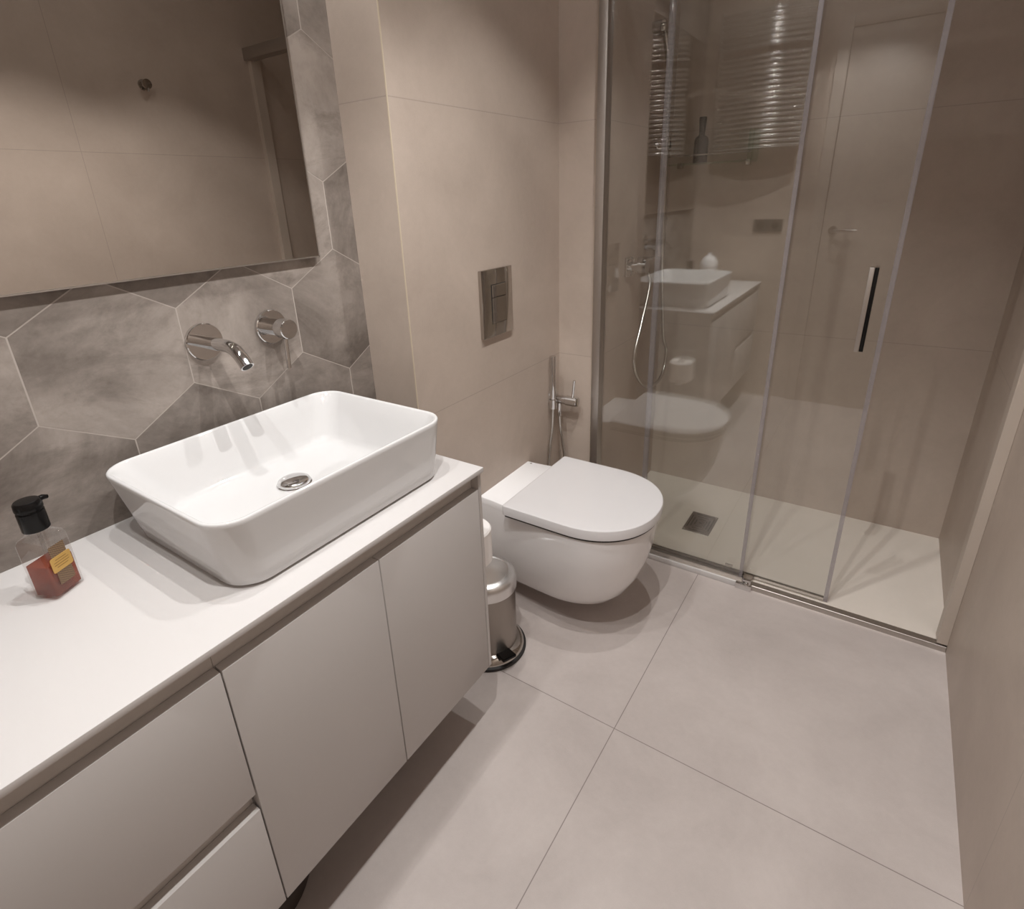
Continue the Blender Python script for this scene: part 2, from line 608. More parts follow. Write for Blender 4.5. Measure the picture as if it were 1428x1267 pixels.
# ------------------------------------------------------------------ ceiling spotlights (real lamps of the room)
for x, y, watts, cone, lab in SPOTS:
    t = thing('recessed_spotlight', lab, 'ceiling light', (x, y, CEIL), 'recessed ceiling spotlights')
    obj('trim_ring', lathe(NB(), (x, y, CEIL), (0, 0, -1), [(0.012, 0.0), (0.045, 0.0), (0.045, 0.003), (0.040, 0.005), (0.012, 0.003)], 32), M['ceiling'], t)
    obj('lens', lathe(NB(), (x, y, CEIL - 0.002), (0, 0, -1), [(0.0, 0.0), (0.009, 0.0), (0.009, 0.003), (0.0, 0.003)], 20), M['lamp'], t)
    ld = bpy.data.lights.new('spot_lamp', 'SPOT')
    ld.energy = watts
    ld.color = LIGHT_COL
    ld.spot_size = math.radians(cone)
    ld.spot_blend = 0.35
    ld.shadow_soft_size = 0.009
    lo = bpy.data.objects.new('spot_lamp', ld)
    C.objects.link(lo)
    lo.parent = t
    lo.location = (0, 0, -0.010)

# ------------------------------------------------------------------ mirror
t = thing('wall_mirror', 'large frameless wall mirror above the white washbasin counter', 'mirror', (0.0, 0.5, 1.1756))
MX, MZ0, MZ1, MY0, MY1 = 0.014, 1.1756, 2.05, -0.03, 1.0552
obj('mirror_glass', B(MX - 0.005, MX, MY0, MY1, MZ0, MZ1, bevel=0.0012, seg=1), M['mirror'], t)
bk = NB()
box(bk, 0.0, MX - 0.005, MY0 + 0.006, MY1 - 0.006, MZ0 + 0.006, MZ1 - 0.006)
obj('backing_box', bk, M['carcass'], t)
eb = NB()
box(eb, MX - 0.008, MX + 0.0006, MY0 - 0.002, MY1 + 0.002, MZ0 - 0.002, MZ0)
box(eb, MX - 0.008, MX + 0.0006, MY1, MY1 + 0.002, MZ0 - 0.002, MZ1)
obj('edge_strip', eb, M['alu'], t)

# ------------------------------------------------------------------ wall taps
t = thing('basin_spout', 'chrome wall-mounted basin spout with round flange', 'faucet', (0.0, 0.757, 1.04))
obj('flange', round_face(NB(), (0.0, 0.757, 1.040), (1, 0, 0), 0.037, 0.009), M['chrome'], t)
obj('spout', tube(NB(), [(0.009, 0.757, 1.040), (0.084, 0.757, 1.040)] + spline([(0.093, 0.757, 1.0395), (0.110, 0.757, 1.034), (0.126, 0.757, 1.022), (0.1405, 0.757, 1.006)], 6), 0.0125, 24), M['chrome'], t)
ad = Vector((0.0145, 0, -0.016)).normalized()
obj('aerator', lathe(NB(), Vector((0.1405, 0.757, 1.006)) - ad * 0.0006, ad, [(0, 0), (0.0098, 0), (0.0098, 0.0012), (0, 0.0012)], 24), M['gap'], t)
t = thing('basin_mixer', 'chrome wall-mounted basin mixer knob with thin pin lever', 'faucet', (0.0, 0.908, 1.04))
obj('flange', round_face(NB(), (0.0, 0.908, 1.040), (1, 0, 0), 0.037, 0.009), M['chrome'], t)
obj('knob', lathe(NB(), (0.009, 0.908, 1.040), (1, 0, 0), [(0, 0), (0.018, 0), (0.018, 0.030), (0.021, 0.032), (0.021, 0.058), (0.0195, 0.060), (0, 0.060)], 40), M['chrome'], t)
obj('lever', tube(NB(), [(0.058, 0.902, 1.020), (0.0585, 0.898, 0.956)], 0.0048, 14), M['chrome'], t)

# ------------------------------------------------------------------ vanity
ct = B(0.0, D, Y0 + 0.07, YE, ZC - 0.011, ZC, bevel=0.0012, seg=2)
tag(obj('countertop', ct, M['counter']), 'thin white countertop carrying the washbasin and soap bottle', 'countertop')
XD, ZB, ZD = 0.4516, 0.1947, 0.697
YS1, YS2, YD = 0.7436, 0.4501, 1.0389
YL = 0.0
t = thing('door_cabinet', 'white wall-hung vanity unit with two plain doors under the basin', 'cabinet', (0.23, 0.75, ZB))
cb = NB()
box(cb, 0.0, XD - 0.020, YS2, YD, ZB, ZD - 0.012)
box(cb, 0.0, XD - 0.024, YS2, YD, ZD - 0.012, ZC - 0.011)
obj('carcass', cb, M['carcass'], t)
obj('side_panel', B(0.0, XD, YD + 0.0005, YE - 0.001, ZB, ZC - 0.011, bevel=0.0008, seg=1), M['lacquer'], t)
for a, b in ((YS2, YS1), (YS1, YD)):
    obj('door', B(XD - 0.019, XD, a + 0.0011, b - 0.0011, ZB, ZD, bevel=0.0012, seg=2), M['lacquer'], t)
def channel(y0, y1, ztop, zbot, depth=0.020):
    """shallow finger-pull recess: a strip set back behind the fronts"""
    bm = NB()
    prof = [(XD - 0.006, ztop - 0.0003), (XD - depth * 0.8, ztop - 0.003), (XD - depth, ztop - 0.009), (XD - depth, zbot - 0.004), (XD - 0.0192, zbot - 0.010)]
    prof += [(XD - depth - 0.003, zbot - 0.010), (XD - depth - 0.003, ztop - 0.0003)]
    r0 = [bm.verts.new((x, y0, z)) for x, z in prof]
    r1 = [bm.verts.new((x, y1, z)) for x, z in prof]
    for i in range(len(prof)):
        k = (i + 1) % len(prof)
        bm.faces.new((r0[i], r0[k], r1[k], r1[i]))
    bm.faces.new(r0[::-1]); bm.faces.new(r1)
    return bm
obj('finger_recess', channel(YS2, YD, ZC - 0.011, ZD), M['channel'], t)
t = thing('drawer_cabinet', 'white wall-hung vanity unit with two deep drawers beside the door unit', 'cabinet', (0.23, 0.22, ZB))
cb = NB()
box(cb, 0.0, XD - 0.020, YL, YS2 - 0.0005, ZB, 0.39)
box(cb, 0.0, XD - 0.024, YL, YS2 - 0.0005, 0.39, 0.4549)
box(cb, 0.0, XD - 0.020, YL, YS2 - 0.0005, 0.4549, ZD - 0.03)
box(cb, 0.0, XD - 0.024, YL, YS2 - 0.0005, ZD - 0.03, ZC - 0.011)
obj('carcass', cb, M['carcass'], t)
for z0, z1 in ((0.4549, ZD), (ZB, 0.4216)):
    obj('drawer', B(XD - 0.019, XD, YL + 0.001, YS2 - 0.0011, z0, z1, bevel=0.0012, seg=2), M['lacquer'], t)
obj('finger_recess', channel(YL, YS2 - 0.0006, ZC - 0.011, ZD), M['channel'], t)
obj('finger_recess', channel(YL, YS2 - 0.0006, 0.4549, 0.4216), M['channel'], t)
obj('side_panel', B(0.0, XD, YL - 0.012, YL - 0.0005, ZB, ZC - 0.011, bevel=0.0008, seg=1), M['lacquer'], t)

# ------------------------------------------------------------------ washbasin
t = thing('washbasin', 'rectangular white ceramic vessel basin with rounded corners on the counter', 'basin', (0.22, 0.757, ZC))
ZR = 0.872
loops = []
O0 = (0.060, 0.4035, 0.5265, 0.990)   # foot
O1 = (0.029, 0.4080, 0.5070, 1.0085)  # rim
def mixr(A, Bq, s):
    return tuple(a + (b - a) * s for a, b in zip(A, Bq))
loops.append(rrect(0.075, 0.389, 0.541, 0.975, 0.04, ZC + 0.0015))
loops.append(rrect(O0[0] + 0.004, O0[1] - 0.004, O0[2] + 0.004, O0[3] - 0.004, 0.050, ZC + 0.0025))
loops.append(rrect(*O0, 0.052, ZC + 0.006))
for s in (0.2, 0.4, 0.6, 0.8, 0.95):
    loops.append(rrect(*mixr(O0, O1, s), 0.052, ZC + 0.006 + (ZR - 0.004 - ZC - 0.006) * s))
loops.append(rrect(*O1, 0.052, ZR - 0.0025))
loops.append(rrect(O1[0] + 0.0015, O1[1] - 0.0015, O1[2] + 0.0015, O1[3] - 0.0015, 0.051, ZR - 0.0005))
loops.append(rrect(O1[0] + 0.0035, O1[1] - 0.0035, O1[2] + 0.0035, O1[3] - 0.0035, 0.049, ZR))
loops.append(rrect(O1[0] + 0.0060, O1[1] - 0.0060, O1[2] + 0.0060, O1[3] - 0.0060, 0.047, ZR - 0.0008))
I0 = (O1[0] + 0.0075, O1[1] - 0.0075, O1[2] + 0.0075, O1[3] - 0.0075)
I1 = (0.078, 0.362, 0.580, 0.948)     # where the walls meet the floor of the bowl
for s, dz in ((0.02, 0.0035), (0.3, 0.032), (0.6, 0.063), (0.82, 0.084), (0.93, 0.0935)):
    loops.append(rrect(*mixr(I0, I1, s), 0.046, ZR - dz))
loops.append(rrect(*mixr(I0, I1, 1.06), 0.042, ZR - 0.0985))
loops.append(rrect(*mixr(I0, I1, 1.3), 0.036, ZR - 0.1005))
loops.append(rrect(0.165, 0.235, 0.735, 0.805, 0.030, ZR - 0.1035))
obj('bowl', loft(NB(), loops), M['basin'], t, smooth=50)
zf = ZR - 0.1030
obj('drain_cap', lathe(NB(), (0.198, 0.770, zf), (0, 0, 1), [(0, -0.002), (0.034, -0.002), (0.034, 0.0015), (0.0315, 0.0025), (0.0315, 0.006), (0.030, 0.0085), (0.024, 0.0115), (0.012, 0.0130), (0, 0.0135)], 48), M['chrome'], t)

# ------------------------------------------------------------------ soap bottle
def bottle():
    a = Vector((0.130, 0.355)); b = Vector((0.167, 0.373)); c = Vector((0.144, 0.415))
    u = (b - a); v = (c - b)
    lu, lv = u.length, v.length
    u.normalize(); v = Vector((-u.y, u.x))
    cen = a + u * lu / 2 + v * lv / 2
    def ring(sx, sy, r, z, n=5):
        out = []
        for p in rrect(-sx / 2, sx / 2, -sy / 2, sy / 2, r, z, n):
            q = cen + u * p.x + v * p.y
            out.append(Vector((q.x, q.y, z)))
        return out
    z0 = ZC
    t = thing('soap_bottle', 'square clear pump bottle of amber soap with a black cap', 'bottle', (cen.x, cen.y, z0))
    L = [ring(lu - 0.006, lv - 0.006, 0.003, z0 + 0.0004), ring(lu, lv, 0.004, z0 + 0.003), ring(lu, lv, 0.004, z0 + 0.092),
         ring(lu - 0.004, lv - 0.004, 0.005, z0 + 0.098), ring(lu - 0.014, lv - 0.014, 0.008, z0 + 0.103), ring(0.024, 0.024, 0.0115, z0 + 0.106), ring(0.023, 0.023, 0.011, z0 + 0.113)]
    obj('glass_body', loft(NB(), L), M['bottle_glass'], t)
    k = 0.0045
    L = [ring(lu - k - 0.004, lv - k - 0.004, 0.003, z0 + 0.004), ring(lu - k, lv - k, 0.003, z0 + 0.006), ring(lu - k, lv - k, 0.003, z0 + 0.056)]
    obj('liquid_soap', loft(NB(), L), M['soap'], t, label='amber liquid soap filling the lower half')
    base = Vector((cen.x, cen.y, z0 + 0.110))
    cap = obj('pump_cap', lathe(NB(), base, (0, 0, 1), [(0, 0), (0.0168, 0), (0.0172, 0.001), (0.0172, 0.029), (0.0155, 0.030), (0.0155, 0.033), (0, 0.033)], 40), M['black'], t, label='black pump cap')
    ph = NB()
    lathe(ph, base + Vector((0, 0, 0.033)), (0, 0, 1), [(0, 0), (0.0172, 0), (0.0176, 0.002), (0.0170, 0.011), (0.015, 0.0135), (0, 0.0145)], 40)
    sd = Vector((v.x, v.y, 0)) * 0.9 + Vector((u.x, u.y, 0)) * 0.3
    sd.normalize()
    p0 = base + Vector((0, 0, 0.041))
    tube(ph, [p0 + sd * 0.010, p0 + sd * 0.020 + Vector((0, 0, 0.001)), p0 + sd * 0.026 + Vector((0, 0, -0.001))], [0.0048, 0.0042, 0.0030], 12)
    obj('pump_head', ph, M['black'], t, label='black pump head')
    tube_b = tube(NB(), [base + Vector((0, 0, 0.0)), Vector((cen.x, cen.y, z0 + 0.012))], 0.0026, 10)
    obj('dip_tube', tube_b, M['bottle_clear'], t)
    # labels on the face towards the room (from b to c)
    n = Vector((u.x, u.y, 0))
    vv = Vector((v.x, v.y, 0))
    fc = Vector((cen.x, cen.y, 0)) + n * (lu / 2)
    def plate(w2, za, zb, off, th, r, sh=0.0):
        bm = NB()
        prof = rrect(-w2, w2, za, zb, r, 0, 4)
        A_ = [bm.verts.new(fc + vv * (p.x + sh) + n * off + Vector((0, 0, p.y))) for p in prof]
        Bv = [bm.verts.new(fc + vv * (p.x + sh) + n * (off + th) + Vector((0, 0, p.y))) for p in prof]
        uvl = bm.loops.layers.uv.new('UVMap')
        q = len(prof)
        fs = [bm.faces.new(Bv), bm.faces.new(A_[::-1])] + [bm.faces.new((A_[i], A_[(i + 1) % q], Bv[(i + 1) % q], Bv[i])) for i in range(q)]
        for f in fs:
            for lp in f.loops:
                dlt = lp.vert.co - fc
                lp[uvl].uv = (dlt.dot(vv) / 0.08 + 0.5, (lp.vert.co.z - za) / 0.08)
        return bm
    obj('lattice_label', plate(0.0125, z0 + 0.020, z0 + 0.084, 0.0002, 0.0003, 0.0008), M['label'], t, label='brown lattice-patterned label')
    gl = obj('gold_label', plate(0.0165, z0 + 0.042, z0 + 0.066, 0.0005, 0.0006, 0.003), M['gold'], t, label='gold plaque label')
    pr = NB()
    for za in (0.0605, 0.0565, 0.0525, 0.0485):
        hw = 0.012 if za in (0.0565, 0.0525) else 0.009
        A_ = [fc + vv * s1 * hw + n * o_ + Vector((0, 0, z0 + za + dz)) for o_ in (0.0011, 0.0013) for s1, dz in ((-1, 0), (1, 0), (1, 0.0008), (-1, 0.0008))]
        vs = [pr.verts.new(p) for p in A_]
        pr.faces.new(vs[4:8]); pr.faces.new(vs[0:4][::-1])
        for i in range(4):
            pr.faces.new((vs[i], vs[(i + 1) % 4], vs[4 + (i + 1) % 4], vs[4 + i]))
    obj('printed_lines', pr, M['print'], gl)
bottle()

# white dome jar at the far end of the counter (seen reflected in the shower glass)
t = thing('cotton_jar', 'white dome-topped jar at the entrance end of the counter', 'jar', (0.16, 0.07, ZC))
obj('jar_body', lathe(NB(), (0.16, 0.07, ZC), (0, 0, 1), [(0, 0), (0.045, 0), (0.05, 0.004), (0.05, 0.09), (0, 0.09)], 40), M['ceramic'], t)
obj('jar_lid', lathe(NB(), (0.16, 0.07, ZC + 0.091), (0, 0, 1), [(0, 0), (0.052, 0), (0.052, 0.006), (0.048, 0.03), (0.034, 0.055), (0.012, 0.068), (0.009, 0.08), (0, 0.084)], 40), M['ceramic'], t)

# ------------------------------------------------------------------ toilet
t = thing('toilet', 'white wall-hung toilet with closed lid beside the shower glass', 'toilet', (0.40, 1.569, 0.06))
YC = 1.569
secs = [  # z, front, xm, half width at wall, full half width
    (0.066, 0.470, 0.36, 0.050, 0.055),
    (0.070, 0.505, 0.38, 0.075, 0.082),
    (0.082, 0.540, 0.39, 0.095, 0.104),
    (0.105, 0.573, 0.40, 0.110, 0.124),
    (0.140, 0.603, 0.42, 0.122, 0.143),
    (0.190, 0.630, 0.44, 0.132, 0.161),
    (0.250, 0.651, 0.46, 0.139, 0.175),
    (0.310, 0.664, 0.475, 0.144, 0.184),
    (0.360, 0.669, 0.478, 0.146, 0.188),
    (0.390, 0.670, 0.48, 0.146, 0.189),
    (0.396, 0.666, 0.48, 0.145, 0.186),
]
L = [dshape(X1, xm, xf, YC, hb, hm, z) for z, xf, xm, hb, hm in secs]
bowl = obj('bowl', loft(NB(), L), M['ceramic'], t, smooth=60)
def half_at(x, hb, hm, xm=0.48):
    tt = (xm - x) / (xm - X1)
    return hm + (hb - hm) * tt * tt * (3 - 2 * tt)
dk = NB()
dl = []
xs_ = [X1 + (0.30 - X1) * k / 10 for k in range(11)]
for z, ins in ((0.380, -0.0008), (0.3995, -0.0008), (0.4030, 0.0008), (0.4045, 0.004)):
    dl.append([Vector((x, YC - half_at(x, 0.146, 0.189) + ins, z)) for x in xs_] + [Vector((x, YC + half_at(x, 0.146, 0.189) - ins, z)) for x in reversed(xs_)])
loft(dk, dl)
obj('rear_deck', dk, M['ceramic'], t)
obj('deck_plug', round_face(NB(), (0.172, 1.702, 0.4045), (0, 0, 1), 0.0035, 0.001), M['chrome_dark'], bowl)
def dlid(z, ins):
    return dshape(0.271 + ins, 0.478, 0.681 - ins, YC, 0.197 - ins, 0.197 - ins, z, n=40, cr=0.008)
obj('seat', loft(NB(), [dlid(0.3945, 0.004), dlid(0.4012, 0.004)]), M['gap'], t, label='seat under the lid, coloured dark for the shade in the gap')  # seat coloured near-black to draw the line of shade below the lid
obj('lid', loft(NB(), [dlid(0.4012, 0.0015), dlid(0.4018, 0.0), dlid(0.4285, 0.0), dlid(0.4310, 0.0010), dlid(0.4321, 0.0032), dlid(0.4324, 0.0065), dlid(0.4328, 0.06)]), M['lid'], t, smooth=40)

# flush plate
t = thing('flush_plate', 'dark polished steel flush plate on the tiled wall above the toilet', 'flush plate', (X1, 1.55, 0.90))
pz0, pz1, py0, py1 = 0.900, 1.096, 1.472, 1.628
obj('plate', B(X1, X1 + 0.012, py0, py1, pz0, pz1, bevel=0.002), M['chrome_dark'], t)
gp = NB()
box(gp, X1 + 0.012, X1 + 0.0124, 1.5165, 1.592, 0.9385, 1.0525)
obj('button_gap_shade', gp, M['gap'], t, label='dark sheet standing for the shaded gap around the buttons')  # thin dark sheet, shade between plate and buttons put into its colour
lb = NB()
box(lb, X1 + 0.0124, X1 + 0.0150, 1.5188, 1.5898, 0.9402, 1.0140, bevel=0.0008, seg=1)
obj('large_button', lb, M['chrome_dark'], t)
obj('small_button', box(NB(), X1 + 0.0124, X1 + 0.0156, 1.5188, 1.5898, 1.0158, 1.0508, bevel=0.0008, seg=1), M['chrome_dark'], t)

# ------------------------------------------------------------------ bidet sprayer
t = thing('bidet_sprayer', 'chrome bidet hand sprayer with mixer on the tiled wall behind the toilet', 'bidet sprayer', (X1, 1.888, 0.55))
BY, BZ = 1.890, 0.595
obj('flange', round_face(NB(), (X1, BY, BZ - 0.006), (1, 0, 0), 0.034, 0.008), M['chrome'], t)
mb = NB()
lathe(mb, (X1 + 0.008, BY, BZ - 0.006), (1, 0, 0), [(0, 0), (0.016, 0), (0.016, 0.05), (0.0185, 0.052), (0.0185, 0.094), (0.017, 0.096), (0, 0.096)], 36)
lathe(mb, (X1 + 0.030, BY, BZ - 0.020), (0, 0, -1), [(0, 0), (0.0085, 0), (0.0085, 0.050), (0.0075, 0.052), (0, 0.052)], 24)
mixer = obj('mixer_body', mb, M['chrome'], t)
obj('lever', tube(NB(), [(0.240, BY - 0.004, BZ + 0.008), (0.250, BY - 0.012, BZ + 0.078)], 0.0048, 14), M['chrome'], mixer)
hz = 1.862
obj('holder', tube(NB(), [(0.172, hz, BZ - 0.034), (0.172, hz, BZ + 0.000)], 0.0145, 24), M['chrome'], t)
obj('hand_sprayer', lathe(NB(), (0.172, hz, BZ - 0.036), (0, 0, 1), [(0, 0), (0.0085, 0), (0.009, 0.03), (0.0118, 0.06), (0.0118, 0.195), (0.0110, 0.198), (0, 0.198)], 28), M['chrome'], t)
obj('hose', tube(NB(), spline([(0.172, hz, BZ - 0.036), (0.170, hz - 0.004, 0.48), (0.165, hz - 0.020, 0.38), (0.170, hz - 0.030, 0.28), (0.185, hz - 0.01, 0.215), (0.205, hz + 0.02, 0.25), (0.202, BY + 0.005, 0.36), (0.190, BY, 0.46), (0.184, BY, BZ - 0.072)], 8), 0.0062, 12), M['hose'], t)

# ------------------------------------------------------------------ pedal bin and spare roll
bc = Vector((0.283, 1.262, 0))
t = thing('pedal_bin', 'small brushed steel pedal bin between the vanity and the toilet', 'bin', bc)
obj('base_ring', lathe(NB(), bc, (0, 0, 1), [(0, 0), (0.108, 0), (0.112, 0.003), (0.112, 0.010), (0.106, 0.014), (0, 0.014)], 56), M['black_rubber'], t, label='black rubber base ring')
obj('base_rim', lathe(NB(), bc + Vector((0, 0, 0.014)), (0, 0, 1), [(0.08, 0), (0.106, 0), (0.1035, 0.008), (0.094, 0.018), (0.086, 0.022), (0.08, 0.022)], 56), M['chrome_dark'], t)
obj('body', lathe(NB(), bc + Vector((0, 0, 0.014)), (0, 0, 1), [(0, 0), (0.085, 0), (0.0845, 0.21), (0, 0.21)], 56), M['steel'], t)
obj('lid', lathe(NB(), bc + Vector((0, 0, 0.225)), (0, 0, 1), [(0, 0), (0.088, 0), (0.0895, 0.002), (0.0895, 0.026), (0.087, 0.038), (0.080, 0.047), (0.066, 0.0515), (0.064, 0.0500), (0.03, 0.0545), (0, 0.056)], 56), M['steel_lid'], t)
pdir = Vector((0.90, -0.43, 0)).normalized()
pp = NB()
pc = bc + pdir * 0.095
a_, b_ = pdir, Vector((-pdir.y, pdir.x, 0))
vs = []
for z in (0.030, 0.040):
    for s, q in ((-0.018, -0.022), (0.030, -0.022), (0.030, 0.022), (-0.018, 0.022)):
        vs.append(pp.verts.new(pc + a_ * s + b_ * q + Vector((0, 0, z + (0.012 if s > 0 else 0)))))
pp.faces.new(vs[0:4][::-1]); pp.faces.new(vs[4:8])
for i in range(4):
    pp.faces.new((vs[i], vs[(i + 1) % 4], vs[4 + (i + 1) % 4], vs[4 + i]))
bmesh.ops.bevel(pp, geom=pp.edges[:], offset=0.002, segments=2, affect='EDGES')
obj('pedal', pp, M['black'], t, label='black foot pedal')

rc = Vector((0.351, 1.118, 0.430))
t = thing('roll_holder', 'upright spare roll holder on the end of the vanity unit', 'toilet roll holder', (rc.x, YE, rc.z))
hb = NB()
box(hb, rc.x - 0.02, rc.x + 0.02, YE - 0.003, YE + 0.004, 0.405, 0.431, bevel=0.001)
tube(hb, [(rc.x, YE + 0.004, 0.418), (rc.x, rc.y, 0.418)], 0.006, 14)
lathe(hb, (rc.x, rc.y, 0.412), (0, 0, 1), [(0, 0), (0.03, 0), (0.03, 0.018), (0.006, 0.0185), (0.006, 0.145), (0, 0.147)], 32)
obj('holder_post', hb, M['chrome'], t)
t = thing('toilet_roll', 'white toilet paper roll standing upright on its holder by the vanity end', 'toilet roll', rc)
obj('paper', lathe(NB(), rc, (0, 0, 1), [(0.020, 0), (0.053, 0), (0.0555, 0.003), (0.0555, 0.089), (0.052, 0.093), (0.020, 0.093), (0.020, 0.0)], 48), M['paper'], t)
obj('card_core', lathe(NB(), rc + Vector((0, 0, 0.0005)), (0, 0, 1), [(0.0185, 0), (0.0199, 0), (0.0199, 0.0922), (0.0185, 0.0922), (0.0185, 0)], 32), M['card'], t)

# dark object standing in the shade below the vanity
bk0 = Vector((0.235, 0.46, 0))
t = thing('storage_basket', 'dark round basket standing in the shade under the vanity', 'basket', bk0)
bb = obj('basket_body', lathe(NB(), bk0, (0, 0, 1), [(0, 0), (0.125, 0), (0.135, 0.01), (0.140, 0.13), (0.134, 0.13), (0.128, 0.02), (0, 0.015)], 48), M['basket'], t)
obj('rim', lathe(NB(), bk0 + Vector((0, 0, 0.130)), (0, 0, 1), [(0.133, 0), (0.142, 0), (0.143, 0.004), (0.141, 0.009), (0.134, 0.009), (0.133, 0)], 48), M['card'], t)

# ------------------------------------------------------------------ shower tray and drain
tr = NB()
box(tr, XL, W, YS + 0.020, YB, 0.0, 0.0187, bevel=0.0)
tag(obj('shower_tray', tr, M['tray']), 'flat cream stone-look shower tray behind the glass', 'shower tray')
t = thing('drain_grate', 'dark square steel drain grate set in the cream shower tray', 'drain', (0.645, 2.235, 0.0187))
gx, gy, ga, gb = 0.645, 2.235, 0.052, 0.078
dz = 0.0187
obj('drain_plate', B(gx - ga, gx + ga, gy - gb, gy + gb, dz, dz + 0.002, bevel=0.0008, seg=1), M['drain'], t)
def ringbox(bm, a, b, wdt, z0, z1, gaps=True):
    for s in (-1, 1):
        box(bm, gx + s * a - wdt / 2, gx + s * a + wdt / 2, gy - b * 0.78, gy + b * 0.78, z0, z1)
        box(bm, gx - a * 0.72, gx + a * 0.72, gy + s * b - wdt / 2, gy + s * b + wdt / 2, z0, z1)
sl = NB()
for q in (0.80, 0.58, 0.36):
    ringbox(sl, ga * q, gb * q, 0.0045, dz + 0.002, dz + 0.0024)
box(sl, gx - 0.006, gx + 0.006, gy - 0.004, gy + 0.004, dz + 0.002, dz + 0.0024)
obj('drain_slots', sl, M['gap'], t)
for sx in (-1, 1):
    obj('screw', round_face(NB(), (gx + sx * (ga - 0.008), gy + sx * (gb - 0.008), dz + 0.002), (0, 0, 1), 0.004, 0.001, 16, 0.0003), M['chrome'], t)

# ------------------------------------------------------------------ shower enclosure
XB_, XC_ = 0.866, 1.122
GY = YS + 0.012            # fixed pane
DY = YS + 0.034            # sliding pane
GT = 1.895
t = thing('shower_enclosure', 'fixed clear glass shower screen with satin aluminium rail and profiles', 'shower screen', (0.87, GY, 0.0))
obj('glass_pane', B(XL + 0.004, XB_, GY - 0.004, GY + 0.004, 0.0255, GT), M['glass'], t)
obj('edge_seal', B(XB_ - 0.010, XB_ + 0.001, GY - 0.0055, GY + 0.0055, 0.0255, GT), M['seal'], t)
p = NB()
box(p, XL - 0.0165, XL + 0.013, YS - 0.012, YS - 0.0002, 0.02, GT + 0.02, bevel=0.0015)
box(p, XL + 0.0002, XL + 0.013, YS - 0.004, YS + 0.03, 0.02, GT + 0.02, bevel=0.0015)
obj('wall_profile', p, M['alu'], t)
obj('wall_profile', B(W - 0.026, W - 0.0002, YS - 0.004, YS + 0.042, 0.024, GT, bevel=0.0008, seg=1), M['anodised'], t)
rl = NB()
box(rl, XL + 0.001, W - 0.001, YS - 0.022, YS + 0.024, 1.887, 1.934, bevel=0.003)
obj('top_rail', rl, M['alu'], t)
sl = NB()
box(sl, XL + 0.001, W - 0.0005, YS - 0.006, YS + 0.0195, 0.0, 0.0190, bevel=0.001, seg=1)
box(sl, XL + 0.001, XB_ + 0.012, GY - 0.007, GY - 0.0045, 0.0190, 0.030)
box(sl, XL + 0.001, XB_ + 0.012, GY + 0.0045, GY + 0.007, 0.0190, 0.030)
obj('sill', sl, M['alu'], t)
wl = NB()
box(wl, XL + 0.001, XB_ - 0.014, YS - 0.013, YS - 0.0062, 0.0, 0.0200, bevel=0.002)
obj('sill_lip', wl, M['counter'], t, label='white front lip of the sill')
gd = NB()
box(gd, XB_ - 0.014, XB_ + 0.038, YS - 0.020, YS - 0.0062, 0.0, 0.022, bevel=0.002)
box(gd, XB_ + 0.003, XB_ + 0.034, YS - 0.008, YS + 0.028, 0.019, 0.036, bevel=0.004)
obj('door_guide', gd, M['chrome'], t, label='chrome door guide block')
cl = NB()
box(cl, XB_ - 0.06, XB_ - 0.035, GY + 0.0042, GY + 0.008, 0.052, 0.060)
obj('fixing_clip', cl, M['chrome_dark'], t)
obj('fixing_clip', B(XL + 0.215, XL + 0.222, GY + 0.0042, GY + 0.008, 0.045, 0.055), M['chrome_dark'], t)

XA_ = 0.487
t = thing('sliding_door', 'clear glass sliding shower door standing half open with chrome pull', 'shower door', (0.80, DY, 0.02))
obj('glass_pane', B(XA_, XC_, DY - 0.004, DY + 0.004, 0.022, 1.886), M['glass'], t)
obj('edge_seal', B(XA_ - 0.004, XA_ + 0.012, DY - 0.006, DY + 0.006, 0.022, 1.886), M['seal'], t)
obj('edge_seal', B(XC_ - 0.009, XC_ + 0.003, DY - 0.006, DY + 0.006, 0.022, 1.886), M['seal'], t)
bs = NB()
box(bs, XA_ + 0.012, XC_ - 0.009, DY - 0.006, DY - 0.0042, 0.0225, 0.034)
box(bs, XA_ + 0.012, XC_ - 0.009, DY + 0.0042, DY + 0.006, 0.0225, 0.034)
obj('bottom_seal', bs, M['chrome_dark'], t)
h0, h1 = 0.858, 1.082
hb = obj('pull_handle', B(1.0635, 1.0755, DY - 0.032, DY - 0.020, h0, h1, bevel=0.0015), M['alu'], t)
obj('dark_grip', B(1.0757, 1.0850, DY - 0.030, DY - 0.018, h0 + 0.001, h1 - 0.001, bevel=0.0015), M['black'], hb, label='black inner strip of the pull')
for z in (h0 + 0.03, h1 - 0.03):
    obj('handle_post', tube(NB(), [(1.0745, DY - 0.0205, z), (1.0745, DY - 0.004, z)], 0.005, 12), M['chrome'], hb)

